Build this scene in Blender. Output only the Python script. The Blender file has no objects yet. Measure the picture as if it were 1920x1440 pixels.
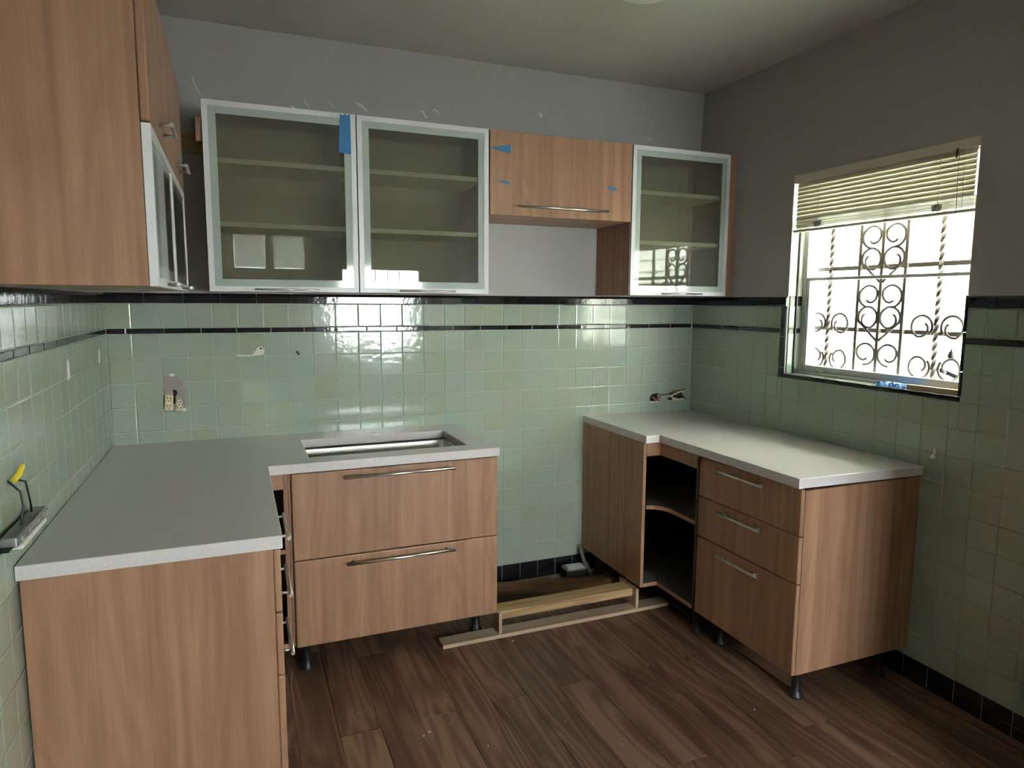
import bpy, bmesh, math, random
from mathutils import Matrix, Vector

random.seed(7)
scene = bpy.context.scene
col = scene.collection

# ------------------------------------------------------------------ camera
W = 3.061           # right wall
HC = 2.751          # ceiling
YF = -5.70          # wall behind the camera
CAM = Vector((0.5189, -3.3768, 1.5564))
YAW, PITCH, ROLL, FPX = 0.3868, -0.1212, 0.0053, 1271.68
fwd = Vector((math.sin(YAW)*math.cos(PITCH), math.cos(YAW)*math.cos(PITCH), math.sin(PITCH)))
rgt0 = Vector((math.cos(YAW), -math.sin(YAW), 0))
up0 = rgt0.cross(fwd)
rgt = math.cos(ROLL)*rgt0 + math.sin(ROLL)*up0
upv = -math.sin(ROLL)*rgt0 + math.cos(ROLL)*up0
cd = bpy.data.cameras.new('camera')
cd.sensor_fit = 'HORIZONTAL'
cd.sensor_width = 36.0
cd.lens = FPX/1920*36.0
cd.clip_start = 0.02
cam = bpy.data.objects.new('camera', cd)
col.objects.link(cam)
m = Matrix((rgt, upv, -fwd)).transposed().to_4x4()
m.translation = CAM
cam.matrix_world = m
scene.camera = cam

# ------------------------------------------------------------------ world, light, exposure
SKY = 27.0
wd = bpy.data.worlds.new('sky')
scene.world = wd
wd.use_nodes = True
bg = wd.node_tree.nodes['Background']
bg.inputs['Color'].default_value = (0.93, 0.97, 1.0, 1)
bg.inputs['Strength'].default_value = SKY
scene.view_settings.view_transform = 'Standard'
scene.view_settings.look = 'None'
scene.view_settings.gamma = 1.0
scene.view_settings.use_curve_mapping = False
scene.view_settings.exposure = 1.53
scene.cycles.use_denoising = True
scene.cycles.diffuse_bounces = 8
scene.cycles.max_bounces = 16
scene.cycles.sample_clamp_indirect = 12.0
scene.cycles.caustics_reflective = False
scene.cycles.caustics_refractive = True

# openings that let daylight in: (right wall) y0,y1,z0,z1 ; (wall behind the camera) x0,x1,z0,z1
OPR = (-1.652, -0.752, 1.205, 2.168)
OPF = (1.70, 2.72, 0.90, 1.97)
OPD = (0.42, 1.42, 0.02, 2.36)

def portal(name, loc, rot, sx, sy):
    l = bpy.data.lights.new(name, 'AREA')
    l.shape = 'RECTANGLE'; l.size = sx; l.size_y = sy
    l.cycles.is_portal = True
    o = bpy.data.objects.new(name, l); col.objects.link(o)
    o.location = loc; o.rotation_euler = rot
    return o
portal('daylight_portal', (W+.30, -1.202, 1.69), (0, math.pi/2, 0), 1.0, 1.0)
portal('daylight_portal', (2.21, YF-.22, 1.435), (-math.pi/2, 0, 0), 1.12, 1.17)
portal('daylight_portal', (0.92, YF-.22, 1.2), (-math.pi/2, 0, 0), 1.05, 2.4)

# ------------------------------------------------------------------ materials
M = {}
def newmat(name):
    mt = bpy.data.materials.new(name); mt.use_nodes = True
    nt = mt.node_tree
    b = nt.nodes['Principled BSDF']
    M[name] = mt
    return mt, nt, b
def nd(nt, typ, **kw):
    n = nt.nodes.new(typ)
    for k, v in kw.items(): setattr(n, k, v)
    return n
def plain(name, colr, rough=.5, metal=0.0, spec=.5, coat=0.0, bump=None):
    mt, nt, b = newmat(name)
    b.inputs['Base Color'].default_value = (*colr, 1)
    b.inputs['Roughness'].default_value = rough
    b.inputs['Metallic'].default_value = metal
    b.inputs['Specular IOR Level'].default_value = spec
    if coat: b.inputs['Coat Weight'].default_value = coat
    if bump:
        g = nd(nt, 'ShaderNodeNewGeometry'); n = nd(nt, 'ShaderNodeTexNoise')
        n.inputs['Scale'].default_value = bump[0]; n.inputs['Detail'].default_value = 4
        nt.links.new(g.outputs['Position'], n.inputs['Vector'])
        bp = nd(nt, 'ShaderNodeBump'); bp.inputs['Strength'].default_value = bump[1]; bp.inputs['Distance'].default_value = bump[2]
        nt.links.new(n.outputs['Fac'], bp.inputs['Height']); nt.links.new(bp.outputs['Normal'], b.inputs['Normal'])
    return mt
def ramp(nt, stops):
    r = nd(nt, 'ShaderNodeValToRGB')
    e = r.color_ramp.elements
    e[0].position, e[0].color = stops[0][0], (*stops[0][1], 1)
    e[1].position, e[1].color = stops[-1][0], (*stops[-1][1], 1)
    for p, c in stops[1:-1]:
        x = e.new(p); x.color = (*c, 1)
    return r
def math_n(nt, op, a=None, b=None, va=None, vb=None):
    n = nd(nt, 'ShaderNodeMath', operation=op)
    if a is not None: nt.links.new(a, n.inputs[0])
    elif va is not None: n.inputs[0].default_value = va
    if b is not None: nt.links.new(b, n.inputs[1])
    elif vb is not None: n.inputs[1].default_value = vb
    return n.outputs[0]

def wood(name, dark, mid, light, axis, rough=.38, band=16.0, along=.7, fig=.25, figfreq=34.0, tint=.0, spec=.4, bandc=1.0):
    """grain runs along axis ('x','y','z'); colours change across it; each board gets its own cut of the pattern"""
    mt, nt, b = newmat(name)
    g = nd(nt, 'ShaderNodeNewGeometry'); oi = nd(nt, 'ShaderNodeObjectInfo')
    off = nd(nt, 'ShaderNodeVectorMath', operation='MULTIPLY_ADD')
    cmb = nd(nt, 'ShaderNodeCombineXYZ')
    for k in range(3): nt.links.new(oi.outputs['Random'], cmb.inputs[k])
    nt.links.new(cmb.outputs[0], off.inputs[0]); off.inputs[1].default_value = (7.3, 9.1, 5.7)
    nt.links.new(g.outputs['Position'], off.inputs[2])
    def scaled(c, a):
        s = nd(nt, 'ShaderNodeVectorMath', operation='MULTIPLY')
        s.inputs[1].default_value = tuple(a if ax == axis else c for ax in 'xyz')
        nt.links.new(off.outputs[0], s.inputs[0]); return s.outputs[0]
    n1 = nd(nt, 'ShaderNodeTexNoise'); n1.inputs['Scale'].default_value = 1; n1.inputs['Detail'].default_value = 3; n1.inputs['Distortion'].default_value = .4
    nt.links.new(scaled(band, along*.5), n1.inputs['Vector'])
    n2 = nd(nt, 'ShaderNodeTexNoise'); n2.inputs['Scale'].default_value = 1; n2.inputs['Detail'].default_value = 2
    nt.links.new(scaled(5.5, along), n2.inputs['Vector'])
    n3 = nd(nt, 'ShaderNodeTexNoise'); n3.inputs['Scale'].default_value = 1; n3.inputs['Detail'].default_value = 3
    nt.links.new(scaled(420.0, 7.0), n3.inputs['Vector'])
    ct = math_n(nt, 'SINE', math_n(nt, 'MULTIPLY', n2.outputs['Fac'], vb=figfreq*2))
    ct = math_n(nt, 'MULTIPLY', ct, vb=fig*.16)
    v = math_n(nt, 'ADD', math_n(nt, 'MULTIPLY', n1.outputs['Fac'], vb=bandc), ct)
    fine = math_n(nt, 'MULTIPLY', math_n(nt, 'SUBTRACT', n3.outputs['Fac'], vb=.5), vb=.38)
    v = math_n(nt, 'ADD', v, fine)
    if tint:
        v = math_n(nt, 'ADD', v, math_n(nt, 'MULTIPLY', math_n(nt, 'SUBTRACT', oi.outputs['Random'], vb=.5), vb=tint))
    r = ramp(nt, [(.28, dark), (.5, mid), (.72, light)])
    nt.links.new(v, r.inputs['Fac'])
    nt.links.new(r.outputs['Color'], b.inputs['Base Color'])
    b.inputs['Roughness'].default_value = rough
    b.inputs['Specular IOR Level'].default_value = spec
    bp = nd(nt, 'ShaderNodeBump'); bp.inputs['Strength'].default_value = .12; bp.inputs['Distance'].default_value = .001
    nt.links.new(n3.outputs['Fac'], bp.inputs['Height']); nt.links.new(bp.outputs['Normal'], b.inputs['Normal'])
    return mt
CW = ((.27, .140, .085), (.34, .185, .112), (.41, .235, .148))
wood('cabinet_wood', *CW, 'z', band=27, bandc=.95, fig=.42, figfreq=34)
wood('cabinet_wood_flat', *CW, 'x')
wood('cabinet_wood_deep', *CW, 'y')
wood('floor_plank', (.092, .045, .029), (.162, .086, .056), (.262, .152, .100), 'y', rough=.42, band=11, along=.6, fig=.75, figfreq=38, tint=.12, bandc=.98)
wood('pine', (.30, .18, .085), (.45, .30, .15), (.56, .40, .22), 'x', rough=.6, fig=.6)
wood('old_beam', (.10, .05, .025), (.17, .09, .045), (.24, .14, .075), 'x', rough=.7)
wood('plywood', (.36, .25, .17), (.47, .35, .25), (.56, .44, .33), 'x', rough=.65, fig=.1)
wood('stick_wood', (.50, .36, .22), (.60, .46, .30), (.68, .54, .38), 'y', rough=.6)

def tilemat(name, cols, rough, speck):
    mt, nt, b = newmat(name)
    g = nd(nt, 'ShaderNodeNewGeometry'); oi = nd(nt, 'ShaderNodeObjectInfo')
    rnd = math_n(nt, 'FRACT', math_n(nt, 'ADD', oi.outputs['Random'], g.outputs['Random Per Island']))
    r = ramp(nt, cols); nt.links.new(rnd, r.inputs['Fac'])
    n = nd(nt, 'ShaderNodeTexNoise'); n.inputs['Scale'].default_value = 330; n.inputs['Detail'].default_value = 2
    nt.links.new(g.outputs['Position'], n.inputs['Vector'])
    v = nd(nt, 'ShaderNodeMix', data_type='RGBA', blend_type='MULTIPLY')
    v.inputs['Factor'].default_value = 1.0
    r2 = ramp(nt, [(.30, (1-speck,)*3), (.70, (1+speck,)*3)])
    nt.links.new(n.outputs['Fac'], r2.inputs['Fac'])
    nt.links.new(r.outputs['Color'], v.inputs['A']); nt.links.new(r2.outputs['Color'], v.inputs['B'])
    nt.links.new(v.outputs['Result'], b.inputs['Base Color'])
    b.inputs['Roughness'].default_value = rough
    b.inputs['Specular IOR Level'].default_value = .6
    n4 = nd(nt, 'ShaderNodeTexNoise'); n4.inputs['Scale'].default_value = 34; n4.inputs['Detail'].default_value = 2
    nt.links.new(g.outputs['Position'], n4.inputs['Vector'])
    bp = nd(nt, 'ShaderNodeBump'); bp.inputs['Strength'].default_value = .14; bp.inputs['Distance'].default_value = .004
    nt.links.new(n4.outputs['Fac'], bp.inputs['Height']); nt.links.new(bp.outputs['Normal'], b.inputs['Normal'])
tilemat('green_tile', [(0, (.308, .345, .262)), (.35, (.312, .370, .308)), (.65, (.308, .350, .284)), (.85, (.332, .348, .290)), (1, (.285, .362, .315))], .10, .16)
tilemat('black_tile', [(0, (.008, .008, .010)), (1, (.018, .017, .020))], .08, .1)
plain('grout', (.46, .49, .43), .85)
plain('wall_paint', (.37, .355, .345), .75, bump=(55, .12, .004))
plain('ceiling_paint', (.55, .535, .52), .85, bump=(40, .10, .004))
plain('cream_paint', (.62, .60, .52), .55)
plain('chip', (.62, .60, .55), .9)
plain('mortar', (.30, .26, .25), .95, bump=(160, .8, .004))
plain('spackle', (.62, .60, .58), .9)
def quartz():
    mt, nt, b = newmat('quartz')
    g = nd(nt, 'ShaderNodeNewGeometry'); n = nd(nt, 'ShaderNodeTexNoise')
    n.inputs['Scale'].default_value = 420; n.inputs['Detail'].default_value = 2
    nt.links.new(g.outputs['Position'], n.inputs['Vector'])
    r = ramp(nt, [(.25, (.50, .455, .455)), (.45, (.60, .555, .56)), (.75, (.67, .625, .63))])
    nt.links.new(n.outputs['Fac'], r.inputs['Fac']); nt.links.new(r.outputs['Color'], b.inputs['Base Color'])
    b.inputs['Roughness'].default_value = .16
quartz()
plain('white_frame', (.66, .65, .67), .35)
plain('frame_band', (.40, .44, .41), .06, spec=.8)
plain('steel', (.62, .60, .57), .28, 1.0)
plain('sink_steel', (.48, .46, .43), .26, 1.0)
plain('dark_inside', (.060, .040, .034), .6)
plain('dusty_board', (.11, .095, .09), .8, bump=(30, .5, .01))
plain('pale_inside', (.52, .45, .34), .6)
plain('shelf_white', (.85, .76, .58), .5)
plain('black_plastic', (.010, .010, .010), .45)
plain('dark_metal', (.025, .024, .026), .4, .6)
plain('grey_metal', (.30, .29, .29), .45, .8)
plain('aluminium', (.52, .52, .52), .42, .5)
plain('hole_dark', (.004, .003, .003), .9)
plain('ivory_plastic', (.62, .52, .32), .4)
plain('white_plastic', (.72, .70, .66), .4)
plain('yellow_plastic', (.75, .55, .03), .4)
plain('black_wire', (.012, .012, .012), .4)
plain('copper_wood', (.32, .14, .07), .7)
plain('blue_tape', (.045, .19, .42), .7, bump=(300, .3, .001))
plain('blue_wrap', (.10, .28, .80), .45)
plain('wrap_grey', (.30, .30, .28), .5)
plain('iron', (.16, .13, .12), .6)
plain('pipe_rust', (.16, .14, .125), .7)
plain('concrete', (.33, .31, .29), .95, bump=(60, .5, .006))
plain('subfloor', (.060, .040, .032), .85, bump=(40, .4, .005))
plain('crumb', (.60, .58, .54), .9)
plain('dome_white', (.75, .75, .72), .4)
plain('grass', (.36, .385, .30), .9, bump=(6, .6, .1))
plain('siding', (.58, .58, .50), .6)
plain('leaf', (.06, .13, .03), .7)
def slatmat():
    mt, nt, b = newmat('blind_slat')
    out = nt.nodes['Material Output']
    b.inputs['Base Color'].default_value = (.64, .60, .51, 1); b.inputs['Roughness'].default_value = .5
    t = nd(nt, 'ShaderNodeBsdfTranslucent'); t.inputs['Color'].default_value = (.55, .52, .38, 1)
    mx = nd(nt, 'ShaderNodeMixShader'); mx.inputs[0].default_value = .006
    nt.links.new(b.outputs[0], mx.inputs[1]); nt.links.new(t.outputs[0], mx.inputs[2]); nt.links.new(mx.outputs[0], out.inputs['Surface'])
slatmat()
def shademat():
    mt, nt, b = newmat('shade_cloth')
    out = nt.nodes['Material Output']
    b.inputs['Base Color'].default_value = (.6, .6, .55, 1); b.inputs['Roughness'].default_value = .9
    t = nd(nt, 'ShaderNodeBsdfTranslucent'); t.inputs['Color'].default_value = (.4, .4, .37, 1)
    mx = nd(nt, 'ShaderNodeMixShader'); mx.inputs[0].default_value = .25
    nt.links.new(b.outputs[0], mx.inputs[1]); nt.links.new(t.outputs[0], mx.inputs[2]); nt.links.new(mx.outputs[0], out.inputs['Surface'])
shademat()
def clearglass():
    mt, nt, b = newmat('window_glass')
    out = nt.nodes['Material Output']; nt.nodes.remove(b)
    t = nd(nt, 'ShaderNodeBsdfTransparent'); t.inputs['Color'].default_value = (.95, .97, .95, 1)
    gl = nd(nt, 'ShaderNodeBsdfGlossy'); gl.inputs['Roughness'].default_value = .02
    fr = nd(nt, 'ShaderNodeFresnel'); fr.inputs['IOR'].default_value = 1.45
    mx = nd(nt, 'ShaderNodeMixShader'); gb = nd(nt, 'ShaderNodeNewGeometry')
    nt.links.new(math_n(nt, 'MULTIPLY', fr.outputs[0], math_n(nt, 'SUBTRACT', None, gb.outputs['Backfacing'], va=1.0)), mx.inputs[0])
    nt.links.new(t.outputs[0], mx.inputs[1]); nt.links.new(gl.outputs[0], mx.inputs[2]); nt.links.new(mx.outputs[0], out.inputs['Surface'])
clearglass()
def film():
    mt, nt, b = newmat('clear_film')
    out = nt.nodes['Material Output']
    b.inputs['Base Color'].default_value = (.7, .7, .7, 1); b.inputs['Roughness'].default_value = .15
    t = nd(nt, 'ShaderNodeBsdfTransparent')
    mx = nd(nt, 'ShaderNodeMixShader'); mx.inputs[0].default_value = .72
    nt.links.new(b.outputs[0], mx.inputs[1]); nt.links.new(t.outputs[0], mx.inputs[2]); nt.links.new(mx.outputs[0], out.inputs['Surface'])
film()
def frosted():
    mt, nt, b = newmat('frosted_glass')
    out = nt.nodes['Material Output']; nt.nodes.remove(b)
    rf = nd(nt, 'ShaderNodeBsdfRefraction'); rf.inputs['IOR'].default_value = 1.12; rf.inputs['Roughness'].default_value = .24
    rf.inputs['Color'].default_value = (.86, .88, .82, 1)
    df = nd(nt, 'ShaderNodeBsdfDiffuse'); df.inputs['Color'].default_value = (.20, .205, .18, 1)
    m1 = nd(nt, 'ShaderNodeMixShader'); m1.inputs[0].default_value = .28
    nt.links.new(rf.outputs[0], m1.inputs[1]); nt.links.new(df.outputs[0], m1.inputs[2])
    tr = nd(nt, 'ShaderNodeBsdfTransparent'); tr.inputs['Color'].default_value = (.86, .88, .82, 1)
    m2 = nd(nt, 'ShaderNodeMixShader'); m2.inputs[0].default_value = .25
    nt.links.new(m1.outputs[0], m2.inputs[1]); nt.links.new(tr.outputs[0], m2.inputs[2]); m1 = m2
    gl = nd(nt, 'ShaderNodeBsdfGlossy'); gl.inputs['Roughness'].default_value = .015
    fr = nd(nt, 'ShaderNodeFresnel'); fr.inputs['IOR'].default_value = 1.5
    mx = nd(nt, 'ShaderNodeMixShader'); gb = nd(nt, 'ShaderNodeNewGeometry')
    nt.links.new(math_n(nt, 'MULTIPLY', fr.outputs[0], math_n(nt, 'SUBTRACT', None, gb.outputs['Backfacing'], va=1.0)), mx.inputs[0])
    nt.links.new(m1.outputs[0], mx.inputs[1]); nt.links.new(gl.outputs[0], mx.inputs[2]); nt.links.new(mx.outputs[0], out.inputs['Surface'])
frosted()

# ------------------------------------------------------------------ builders
class MB:
    """collects shapes (world coordinates) for one mesh object"""
    def __init__(s): s.bm = bmesh.new()
    def box(s, x0, x1, y0, y1, z0, z1, bev=0.0, seg=2, mat=0):
        x0, x1 = sorted((x0, x1)); y0, y1 = sorted((y0, y1)); z0, z1 = sorted((z0, z1))
        vs = [s.bm.verts.new((x, y, z)) for x in (x0, x1) for y in (y0, y1) for z in (z0, z1)]
        fs = [s.bm.faces.new([vs[i] for i in q]) for q in ((0,1,3,2),(4,6,7,5),(0,4,5,1),(2,3,7,6),(0,2,6,4),(1,5,7,3))]
        for f in fs: f.material_index = mat
        if bev:
            es = list({e for f in fs for e in f.edges})
            bmesh.ops.bevel(s.bm, geom=es, offset=bev, segments=seg, affect='EDGES', profile=.5)
        return s
    def hull(s, pts_a, pts_b, mat=0):
        """prism between two outlines with the same number of points"""
        n = len(pts_a)
        a = [s.bm.verts.new(p) for p in pts_a]; b = [s.bm.verts.new(p) for p in pts_b]
        fs = [s.bm.faces.new(a[::-1]), s.bm.faces.new(b)]
        for i in range(n):
            j = (i+1) % n
            fs.append(s.bm.faces.new((a[i], a[j], b[j], b[i])))
        for f in fs: f.material_index = mat
        return s
    def prism(s, poly, axis, t0, t1, mat=0):
        """poly in the two other axes (order x,y,z without axis), extruded from t0 to t1"""
        def p(u, v, t): return {'x': (t, u, v), 'y': (u, t, v), 'z': (u, v, t)}[axis]
        return s.hull([p(u, v, t0) for u, v in poly], [p(u, v, t1) for u, v in poly], mat)
    def tube(s, path, r, n=10, closed=False, caps=True, mat=0):
        P = [Vector(p) for p in path]; rings = []
        rad = r if isinstance(r, (list, tuple)) else [r]*len(P)
        prev = None
        for i, p in enumerate(P):
            if closed: d = P[(i+1) % len(P)]-P[i-1]
            else: d = P[min(i+1, len(P)-1)]-P[max(i-1, 0)]
            d.normalize()
            if prev is None:
                a = d.orthogonal().normalized()
            else:
                a = (prev-prev.dot(d)*d)
                a = a.normalized() if a.length > 1e-6 else d.orthogonal().normalized()
            prev = a; b = d.cross(a)
            rings.append([s.bm.verts.new(p+rad[i]*(math.cos(2*math.pi*k/n)*a+math.sin(2*math.pi*k/n)*b)) for k in range(n)])
        R = len(rings)
        for i in range(R if closed else R-1):
            A, B = rings[i], rings[(i+1) % R]
            for k in range(n):
                f = s.bm.faces.new((A[k], A[(k+1) % n], B[(k+1) % n], B[k])); f.smooth = n > 5; f.material_index = mat
        if caps and not closed:
            s.bm.faces.new(rings[0][::-1]).material_index = mat; s.bm.faces.new(rings[-1]).material_index = mat
        return s
    def lathe(s, prof, c, n=20, mat=0):
        rings = []
        for r, z in prof:
            rings.append([s.bm.verts.new((c[0]+r*math.cos(2*math.pi*k/n), c[1]+r*math.sin(2*math.pi*k/n), c[2]+z)) for k in range(n)])
        for A, B in zip(rings, rings[1:]):
            for k in range(n):
                f = s.bm.faces.new((A[k], A[(k+1) % n], B[(k+1) % n], B[k])); f.smooth = True; f.material_index = mat
        s.bm.faces.new(rings[0][::-1]); s.bm.faces.new(rings[-1])
        return s
    def cells(s, us, vs, keep, t0, t1, axis, mat=None):
        """solid made of grid cells: us, vs are cuts along the two other axes, keep(i,j) says if the cell is filled"""
        def p(u, v, t): return {'x': (t, u, v), 'y': (u, t, v), 'z': (u, v, t)}[axis]
        V = {}
        def vert(i, j, t):
            k = (i, j, t)
            if k not in V: V[k] = s.bm.verts.new(p(us[i], vs[j], t))
            return V[k]
        nu, nv = len(us)-1, len(vs)-1
        K = lambda i, j: 0 <= i < nu and 0 <= j < nv and keep(i, j)
        for i in range(nu):
            for j in range(nv):
                if not K(i, j): continue
                fs = []
                for t in (t0, t1):
                    fs.append(s.bm.faces.new([vert(i, j, t), vert(i+1, j, t), vert(i+1, j+1, t), vert(i, j+1, t)]))
                for (di, dj, a, b) in ((-1, 0, (i, j), (i, j+1)), (1, 0, (i+1, j), (i+1, j+1)), (0, -1, (i, j), (i+1, j)), (0, 1, (i, j+1), (i+1, j+1))):
                    if not K(i+di, j+dj):
                        fs.append(s.bm.faces.new([vert(*a, t0), vert(*b, t0), vert(*b, t1), vert(*a, t1)]))
                if mat:
                    for f in fs: f.material_index = mat(i, j)
        return s
    def mesh(s, name, mats):
        bmesh.ops.recalc_face_normals(s.bm, faces=s.bm.faces[:])
        me = bpy.data.meshes.new(name); s.bm.to_mesh(me); s.bm.free()
        for mm in (mats if isinstance(mats, (list, tuple)) else [mats]): me.materials.append(M[mm])
        return me
    def build(s, name, mats, parent=None):
        o = bpy.data.objects.new(name, s.mesh(name, mats)); col.objects.link(o)
        if parent is not None: adopt(o, parent)
        return o
def world_loc(o):
    l = o.location.copy()
    while o.parent: o = o.parent; l = l+o.location
    return l
def adopt(o, parent):
    """mesh data is in world coordinates: cancel the parent's own place"""
    o.parent = parent
    l = Vector((0, 0, 0)); p = parent
    if p.get('_at'): l = Vector(p['_at'])
    o.matrix_parent_inverse = Matrix.Translation(-l)
def tag(o, label, cat, group=None):
    o['label'] = label; o['category'] = cat
    if group: o['group'] = group
    return o
def thing(name, label, cat, loc, group=None):
    o = bpy.data.objects.new(name, None); col.objects.link(o)
    o.empty_display_size = .05
    o.location = loc; o['_at'] = list(loc)
    return tag(o, label, cat, group)
def struct(o):
    o['kind'] = 'structure'; return o
def place(o):
    """move a mesh's origin to the middle of its base (mesh was built in world coordinates)"""
    me = o.data; xs = [v.co for v in me.vertices]
    c = Vector(((min(v.x for v in xs)+max(v.x for v in xs))/2, (min(v.y for v in xs)+max(v.y for v in xs))/2, min(v.z for v in xs)))
    me.transform(Matrix.Translation(-c)); o.location = c; o['_at'] = list(c)
    return o
def solo(mb, name, mats, label, cat, group=None):
    return tag(place(mb.build(name, mats)), label, cat, group)

# ------------------------------------------------------------------ setting: floor, ceiling, walls
P = .109                       # tile pitch
ZB = .097                      # top of the black base row
ZT = ZB+12*P                   # underside of the thin black strip (1.405)
ZS = ZT+.0255                  # top of the strip
ZR = ZS+P                      # top of the single green row
ZCAP = 1.589                   # top of the black cap
T = .10

fl = struct(MB().box(-.3, W+.3, YF-.2, .2, -.12, -.012).build('floor', 'subfloor'))
PW = .1455
def plank_mesh(w, l):
    b = MB(); g = .0007; e = .0016
    x0, x1, y0, y1 = -w/2+g, w/2-g, -l/2+g, l/2-g
    b.hull([(x0, y0, -.011), (x1, y0, -.011), (x1, y1, -.011), (x0, y1, -.011)], [(x0, y0, -e*.6), (x1, y0, -e*.6), (x1, y1, -e*.6), (x0, y1, -e*.6)])
    b.hull([(x0, y0, -e*.6), (x1, y0, -e*.6), (x1, y1, -e*.6), (x0, y1, -e*.6)], [(x0+e, y0+e, 0), (x1-e, y0+e, 0), (x1-e, y1-e, 0), (x0+e, y1-e, 0)])
    return b.mesh('plank', 'floor_plank')
_pl = {}
def planks():
    k0 = int((0-1.10)/PW)-1
    for k in range(k0, 16):
        x0 = 1.10+k*PW; x1 = x0+PW
        if x1 < 0.0 or x0 > W: continue
        x0 = max(x0, 0); x1 = min(x1, W)
        if x1-x0 < .02: continue
        off = -1.05 if k % 2 == 0 else (-1.62 if k % 4 == 1 else -.52)
        cuts = [YF, -0.0]
        y = off
        while y > YF: y -= 1.215
        y += 1.215
        while y < -.02: cuts.append(y); y += 1.215
        cuts = sorted(cuts)
        for a, b in zip(cuts, cuts[1:]):
            # the bay between the base cabinets is bare at the back
            if a > -.4 and x0 > 1.55 and x1 < 2.5: continue
            bb = b
            if b > -.30 and x0 > 1.55 and x1 < 2.45: bb = -.30
            key = (round(x1-x0, 4), round(bb-a, 4))
            if key not in _pl: _pl[key] = plank_mesh(*key)
            o = bpy.data.objects.new('plank', _pl[key]); col.objects.link(o)
            o.parent = fl; o.location = ((x0+x1)/2, (a+bb)/2, 0)
planks()
struct(MB().box(-.3, W+.3, YF-.2, .2, HC, HC+.12).build('ceiling', 'ceiling_paint'))

wb = struct(MB().box(-.15, W+.2, 0.0, T+.05, ZCAP-.012, HC).box(-.15, W+.2, .0030, T+.05, -.02, ZCAP-.012, mat=1).build('wall_back', ['wall_paint', 'grout']))
wl = struct(MB().box(-.15, 0, YF, .01, ZCAP-.012, HC).box(-.15, -.003, YF, .01, -.02, ZCAP-.012, mat=1).build('wall_left', ['wall_paint', 'grout']))
def right_wall():
    b = MB()
    y0, y1, z0, z1 = OPR
    ys = [YF, y0, y1, .01]; zl = [-.02, z0, ZCAP-.012]; zu = [ZCAP-.012, z1, HC]
    b.cells(ys, zl, lambda i, j: not (i == 1 and j == 1), W+.003, W+.16, 'x', lambda i, j: 1)
    b.cells(ys, zu, lambda i, j: not (i == 1 and j == 0), W, W+.16, 'x', lambda i, j: 0)
    o = b.build('wall_right', ['wall_paint', 'grout'])
    for v in o.data.vertices:          # the plaster above the window leans outwards a little
        if v.co.z > HC-.01: v.co.x += .03
    return struct(o)
wr = right_wall()
def front_wall():
    b = MB()
    xs = [-.15, OPD[0], OPD[1], OPF[0], OPF[1], W+.16]; zs = [-.02, OPD[2], OPF[2], OPF[3], OPD[3], HC]
    b.cells(xs, zs, lambda i, j: not ((i == 3 and j == 2) or (i == 1 and 1 <= j <= 3)), YF-.16, YF, 'y')
    return struct(b.build('wall_front', 'wall_paint'))
wf = front_wall()
wp = struct(MB().box(2.585, W+.01, -3.15, -2.72, 0, HC).build('shading_partition', 'wall_paint'))  # unseen stub wall, added to keep window light off the right side

# ---- wall tiles: every tile in view is a piece of its own
NRM = {'B': (0, -1), 'L': (1, 0), 'R': (-1, 0)}
WALL = {'B': (wb, lambda u: (u, 0.0)), 'L': (wl, lambda u: (0.0, u)), 'R': (wr, lambda u: (W, u))}
_tm = {}
def tile_mesh(wall, w, h, kind):
    key = (wall, round(w, 4), round(h, 4), kind)
    if key in _tm: return _tm[key]
    b = MB()
    g = .0011
    u0, u1, z0, z1 = -w/2+g, w/2-g, -h/2+g, h/2-g
    def q(u, n, z):        # n = distance in front of the wall plane
        if wall == 'B': return (u, -n, z)
        if wall == 'L': return (n, u, z)
        return (-n, u, z)
    def ring(e, n, ze=None):
        return [q(u0+e, n, z0+e), q(u1-e, n, z0+e), q(u1-e, n, z1-e), q(u0+e, n, z1-e)]
    if kind == 'cap':      # rounded top nose
        prof = [(z0, -.008), (z0, .0065), (z0+.002, .0075)]
        for k in range(6):
            a = k/5*math.pi/2
            prof.append((z1-.016+.016*math.sin(a), .0075-.016+.016*math.cos(a)))
        prof.append((z1, -.010))
        b.hull([q(u0, n, z) for z, n in prof], [q(u1, n, z) for z, n in prof])
    else:
        rs = [ring(0, -.004), ring(0, -.0018), ring(.0012, -.0006), ring(.0034, 0.0)]
        V = [[b.bm.verts.new(p) for p in r] for r in rs]
        b.bm.faces.new(V[-1])
        for A, B in zip(V, V[1:]):
            for k in range(4): b.bm.faces.new((A[k], A[(k+1) % 4], B[(k+1) % 4], B[k]))
    me = b.mesh('tile', 'green_tile' if kind == 'green' else 'black_tile')
    _tm[key] = me
    return me
NAME = {'green': 'tile', 'strip': 'strip_tile', 'cap': 'cap_tile', 'base': 'base_tile'}
def tile(wall, kind, u0, u1, z0, z1):
    if u1-u0 < .008 or z1-z0 < .006: return
    par, f = WALL[wall]
    o = bpy.data.objects.new(NAME[kind], tile_mesh(wall, u1-u0, z1-z0, kind)); col.objects.link(o)
    o.parent = par
    x, y = f((u0+u1)/2)
    o.location = (x, y, (z0+z1)/2)
    if kind == 'green':
        a, c = random.gauss(0, .0022), random.gauss(0, .0022)
        o.rotation_euler = (a if wall == 'B' else 0, 0 if wall == 'B' else a, c)
    return o
def minus(r, h):
    """rectangle r minus rectangle h"""
    u0, u1, z0, z1 = r; a0, a1, b0, b1 = h
    if u1 <= a0 or u0 >= a1 or z1 <= b0 or z0 >= b1: return [r]
    out = []
    if u0 < a0: out.append((u0, a0, z0, z1))
    if u1 > a1: out.append((a1, u1, z0, z1))
    m0, m1 = max(u0, a0), min(u1, a1)
    if z0 < b0: out.append((m0, m1, z0, b0))
    if z1 > b1: out.append((m0, m1, b1, z1))
    return out
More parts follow.
